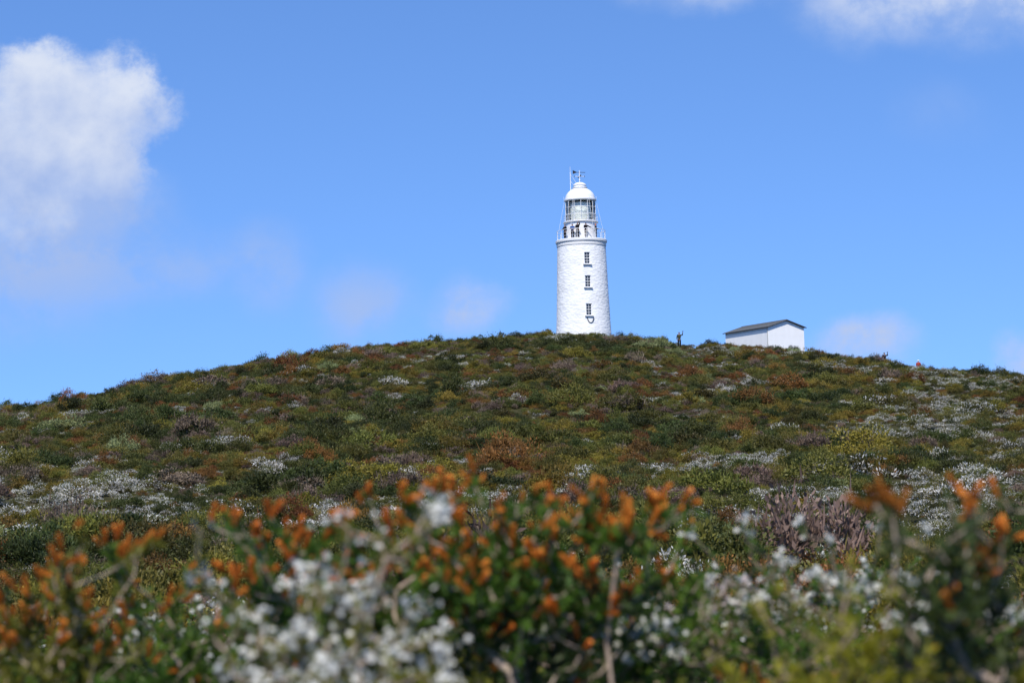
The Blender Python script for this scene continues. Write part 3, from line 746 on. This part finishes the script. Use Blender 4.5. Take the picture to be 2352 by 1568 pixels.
np_('white_flowering_shrub',(0.17,4.6),(0.20,4.4,1.27),(0.22,0.2,0.13),72,N_green,M_bark2,'flower',LW,24,group=GW,leaves=36,leafL=0.022,tipfrac=.45,sprigs=3,fl=1.1)
np_('pink_flowering_shrub',(0.50,4.9),(0.49,4.9,1.33),(0.12,0.15,0.10),46,N_olive,M_bark2,'flower','heath shrub with dusty pink flower clusters',25,leaves=24,leafL=0.022,candles=N_pink,tipfrac=.7)
np_('yellow_green_shrub',(0.46,2.9),(0.47,2.95,1.34),(0.13,0.15,0.12),38,N_yell,M_bark2,'none','fine-leaved yellow-green heath shrub',30,leaves=42,leafL=0.022,sprigs=5,flatter=0.8)
np_('yellow_green_shrub',(0.33,3.3),(0.34,3.3,1.24),(0.16,0.15,0.09),30,N_yell,M_bark2,'none','fine-leaved yellow-green heath shrub',31,leaves=42,leafL=0.022,sprigs=4,flatter=0.8)
k=40
for (x,y,z,rx,rz,kind) in [(-1.5,6.2,1.15,.45,.22,'o'),(-0.95,5.8,1.14,.4,.22,'w'),(-0.35,6.0,1.18,.45,.22,'g'),(0.25,5.8,1.16,.42,.20,'g'),(0.8,6.3,1.15,.45,.23,'w'),(1.45,6.0,1.17,.4,.22,'g'),
                           (-2.1,8.2,1.0,.6,.26,'g'),(-1.2,8.5,1.0,.6,.26,'w'),(-0.3,8.8,.98,.6,.28,'g'),(0.7,8.4,.98,.6,.28,'g'),(1.6,8.6,1.0,.6,.28,'w'),(2.3,8.0,1.05,.5,.28,'g'),
                           (-3.0,11,0.8,.8,.3,'w'),(-1.8,11.5,0.75,.8,.3,'g'),(-0.5,11.2,0.75,.8,.3,'w'),(0.9,11.6,0.75,.8,.3,'g'),(2.2,11.3,0.8,.8,.3,'o'),(3.2,11,0.85,.7,.3,'w'),
                           (0.9,4.0,1.15,.3,.14,'g'),(-0.9,4.6,1.18,.35,.14,'g'),(0.1,3.6,1.16,.3,.10,'g'),(0.6,3.7,1.16,.25,.12,'o'),(-0.8,3.5,1.19,.22,.10,'g'),(0.85,3.2,1.24,.2,.10,'g')]:
    k+=1
    if kind=='o': np_('orange_tipped_shrub',(x,y+.05),(x,y,z),(rx,rx*.8,rz),110,N_olive,M_bark,'candle',LO,k,group=GO,tipfrac=.15,leaves=42,leafL=.034,candles=N_dorange,sprigs=6)
    elif kind=='w': np_('white_flowering_shrub',(x,y+.05),(x,y,z),(rx,rx*.8,rz),120,N_green,M_bark2,'flower',LW,k,group=GW,tipfrac=.35,leaves=42,leafL=.030,sprigs=6,fl=1.2)
    else: np_('green_heath_shrub',(x,y+.05),(x,y,z),(rx,rx*.8,rz),130,(N_green,N_olive,N_dark)[k%3],M_bark2,'none','dense green heath shrub',k,leaves=46,leafL=.034,group='green heath shrubs',sprigs=8)

# ------------------------------------------------------------------ sky, sun
SUN_EL=math.radians(52); SUN_AZ=math.radians(189)
world=bpy.data.worlds.new('World'); scene.world=world; world.use_nodes=True
nt=world.node_tree; nt.nodes.clear(); wo=nt.nodes.new('ShaderNodeOutputWorld')
tc=nt.nodes.new('ShaderNodeTexCoord')
def math_(op,a,b=None,c=None,clamp=False):
    n=nt.nodes.new('ShaderNodeMath'); n.operation=op; n.use_clamp=clamp
    for i,q in enumerate((a,b,c)):
        if q is None: continue
        if isinstance(q,(int,float)): n.inputs[i].default_value=q
        else: nt.links.new(q,n.inputs[i])
    return n.outputs[0]
sky=nt.nodes.new('ShaderNodeTexSky'); sky.sky_type='NISHITA'; sky.sun_disc=False
sky.sun_elevation=SUN_EL; sky.sun_rotation=SUN_AZ; sky.air_density=1.0; sky.dust_density=0.1; sky.ozone_density=3.0
va=nt.nodes.new('ShaderNodeVectorMath'); va.operation='ADD'; va.inputs[1].default_value=(0,0,0.16); nt.links.new(tc.outputs['Generated'],va.inputs[0])
vn=nt.nodes.new('ShaderNodeVectorMath'); vn.operation='NORMALIZE'; nt.links.new(va.outputs[0],vn.inputs[0]); nt.links.new(vn.outputs[0],sky.inputs['Vector'])
tint=nt.nodes.new('ShaderNodeVectorMath'); tint.operation='MULTIPLY'; tint.inputs[1].default_value=(0.98,1.31,1.78); nt.links.new(sky.outputs[0],tint.inputs[0])
bg=nt.nodes.new('ShaderNodeBackground'); bg.inputs['Strength'].default_value=0.113; nt.links.new(tint.outputs[0],bg.inputs['Color'])
sx=nt.nodes.new('ShaderNodeSeparateXYZ'); nt.links.new(tc.outputs['Generated'],sx.inputs[0])
Yc=math_('MAXIMUM',sx.outputs[1],0.02)
A0=math_('DIVIDE',sx.outputs[0],Yc); E0=math_('DIVIDE',sx.outputs[2],Yc)
cb_=nt.nodes.new('ShaderNodeCombineXYZ'); nt.links.new(A0,cb_.inputs[0]); nt.links.new(E0,cb_.inputs[1])
def nse(scale,detail,rough,off):
    mp=nt.nodes.new('ShaderNodeMapping'); mp.inputs['Location'].default_value=off; nt.links.new(cb_.outputs[0],mp.inputs['Vector'])
    n=nt.nodes.new('ShaderNodeTexNoise'); n.inputs['Scale'].default_value=scale; n.inputs['Detail'].default_value=detail; n.inputs['Roughness'].default_value=rough
    nt.links.new(mp.outputs[0],n.inputs['Vector']); return n.outputs['Fac']
w1=nse(24,8,0.62,(3,1,0)); w2=nse(24,8,0.62,(7,9,2)); w3=nse(30,8,0.6,(1,5,4)); w4=nse(30,6,0.55,(4,2,8)); w5=nse(30,9,0.62,(8,3,5))
A=math_('MULTIPLY_ADD',math_('SUBTRACT',w1,0.5),0.060,A0); E=math_('MULTIPLY_ADD',math_('SUBTRACT',w2,0.5),0.050,E0)
A2=math_('MULTIPLY_ADD',math_('SUBTRACT',w1,0.5),0.030,A0); E2=math_('MULTIPLY_ADD',math_('SUBTRACT',w2,0.5),0.020,E0)
def blobs(L,Ax,Ex):
    prod=None
    for (ca,ce,ra_,re_,w,inn) in L:
        da=math_('MULTIPLY',math_('SUBTRACT',Ax,ca),1/ra_); de=math_('MULTIPLY',math_('SUBTRACT',Ex,ce),1/re_)
        ds=math_('SQRT',math_('ADD',math_('MULTIPLY',da,da),math_('MULTIPLY',de,de)))
        mr=nt.nodes.new('ShaderNodeMapRange'); mr.interpolation_type='SMOOTHSTEP'; mr.inputs[1].default_value=1.5; mr.inputs[2].default_value=inn; mr.inputs[3].default_value=0; mr.inputs[4].default_value=w
        nt.links.new(ds,mr.inputs[0])
        f=math_('SUBTRACT',1.0,mr.outputs[0])
        prod=f if prod is None else math_('MULTIPLY',prod,f)
    return math_('SUBTRACT',1.0,prod)
def sstep(v,lo,hi,o1=1.0):
    mr=nt.nodes.new('ShaderNodeMapRange'); mr.interpolation_type='SMOOTHSTEP'; mr.inputs[1].default_value=lo; mr.inputs[2].default_value=hi; mr.inputs[4].default_value=o1
    nt.links.new(v,mr.inputs[0]); return mr.outputs[0]
big=[(-.2260,.2050,.038,.036,1.0,.3),(-.194,.219,.018,.020,.9,.1),(-.236,.226,.018,.018,1.0,.2),(-.255,.178,.056,.052,1.0,.3),(-.215,.166,.028,.036,.85,.1),(-.176,.2065,.014,.013,.62,0),(-.2,.195,.02,.03,.8,.1)]
small=[(-.250,.140,.066,.044,.80,0),(-.212,.148,.040,.032,.50,0),(-.123,.1277,.019,.022,.50,0),(-.158,.131,.026,.016,.34,0),(-.175,.122,.03,.014,.22,0),(-.075,.1067,.026,.020,.70,0),(-.0227,.1045,.019,.013,.95,.2),(.178,.083,.024,.012,.98,.3),(.254,.0725,.014,.012,.95,.2),
 (.184,.258,.034,.022,.62,0),(.242,.264,.055,.028,.85,0),(.097,.268,.040,.013,.60,0),(.22,.198,.024,.016,.10,0)]
fb=blobs(big,A,E)
ab=sstep(math_('MULTIPLY_ADD',math_('SUBTRACT',w5,0.5),0.80,fb),0.12,1.02,0.96)
basef=sstep(E0,0.130,0.195)
ab=math_('MULTIPLY',ab,math_('MULTIPLY_ADD',basef,0.65,0.35))
fs=blobs(small,A2,E2)
asm=math_('MULTIPLY',fs,math_('MULTIPLY_ADD',sstep(w3,0.34,0.62),0.65,0.35),clamp=True)
alpha=math_('SUBTRACT',1.0,math_('MULTIPLY',math_('SUBTRACT',1.0,ab),math_('SUBTRACT',1.0,asm)),clamp=True)
bri=math_('ADD',math_('MULTIPLY',math_('SUBTRACT',E0,0.15),9.0),math_('MULTIPLY',math_('SUBTRACT',w4,0.5),1.8))
# the small puffs low to the right of the tower catch more sun
bri=math_('MAXIMUM',bri,math_('MULTIPLY',sstep(A0,-0.07,0.0),0.20))
bri=math_('ADD',bri,0.20,clamp=True)
cm=nt.nodes.new('ShaderNodeMix'); cm.data_type='RGBA'; cm.inputs[6].default_value=(0.335,0.46,0.79,1); cm.inputs[7].default_value=(0.73,0.79,0.92,1); nt.links.new(bri,cm.inputs[0])
bg2=nt.nodes.new('ShaderNodeBackground'); bg2.inputs['Strength'].default_value=1.0; nt.links.new(cm.outputs[2],bg2.inputs['Color'])
mxs=nt.nodes.new('ShaderNodeMixShader'); nt.links.new(alpha,mxs.inputs[0]); nt.links.new(bg.outputs[0],mxs.inputs[1]); nt.links.new(bg2.outputs[0],mxs.inputs[2]); nt.links.new(mxs.outputs[0],wo.inputs['Surface'])

sd=bpy.data.lights.new('sun','SUN'); sd.energy=5.0; sd.angle=math.radians(0.5); sd.color=(1.0,0.955,0.885)
so=bpy.data.objects.new('sun',sd); COL.objects.link(so)
S=Vector((math.sin(SUN_AZ)*math.cos(SUN_EL),math.cos(SUN_AZ)*math.cos(SUN_EL),math.sin(SUN_EL)))
so.rotation_euler=S.to_track_quat('Z','Y').to_euler(); so.location=(30,-40,80)

# ------------------------------------------------------------------ camera
cd=bpy.data.cameras.new('camera'); cam=bpy.data.objects.new('camera',cd); COL.objects.link(cam)
cd.lens=70; cd.sensor_width=36; cd.clip_start=0.1; cd.clip_end=12000
cam.location=(0,0,1.6)
cam.rotation_euler=(Matrix.Rotation(math.radians(90+4.95),3,'X')@Matrix.Rotation(math.radians(-1.4),3,'Z')).to_euler()
cd.dof.use_dof=True; cd.dof.focus_distance=240; cd.dof.aperture_fstop=4.5; cd.dof.aperture_blades=0
scene.camera=cam
scene.view_settings.view_transform='Standard'; scene.view_settings.look='None'; scene.view_settings.exposure=0
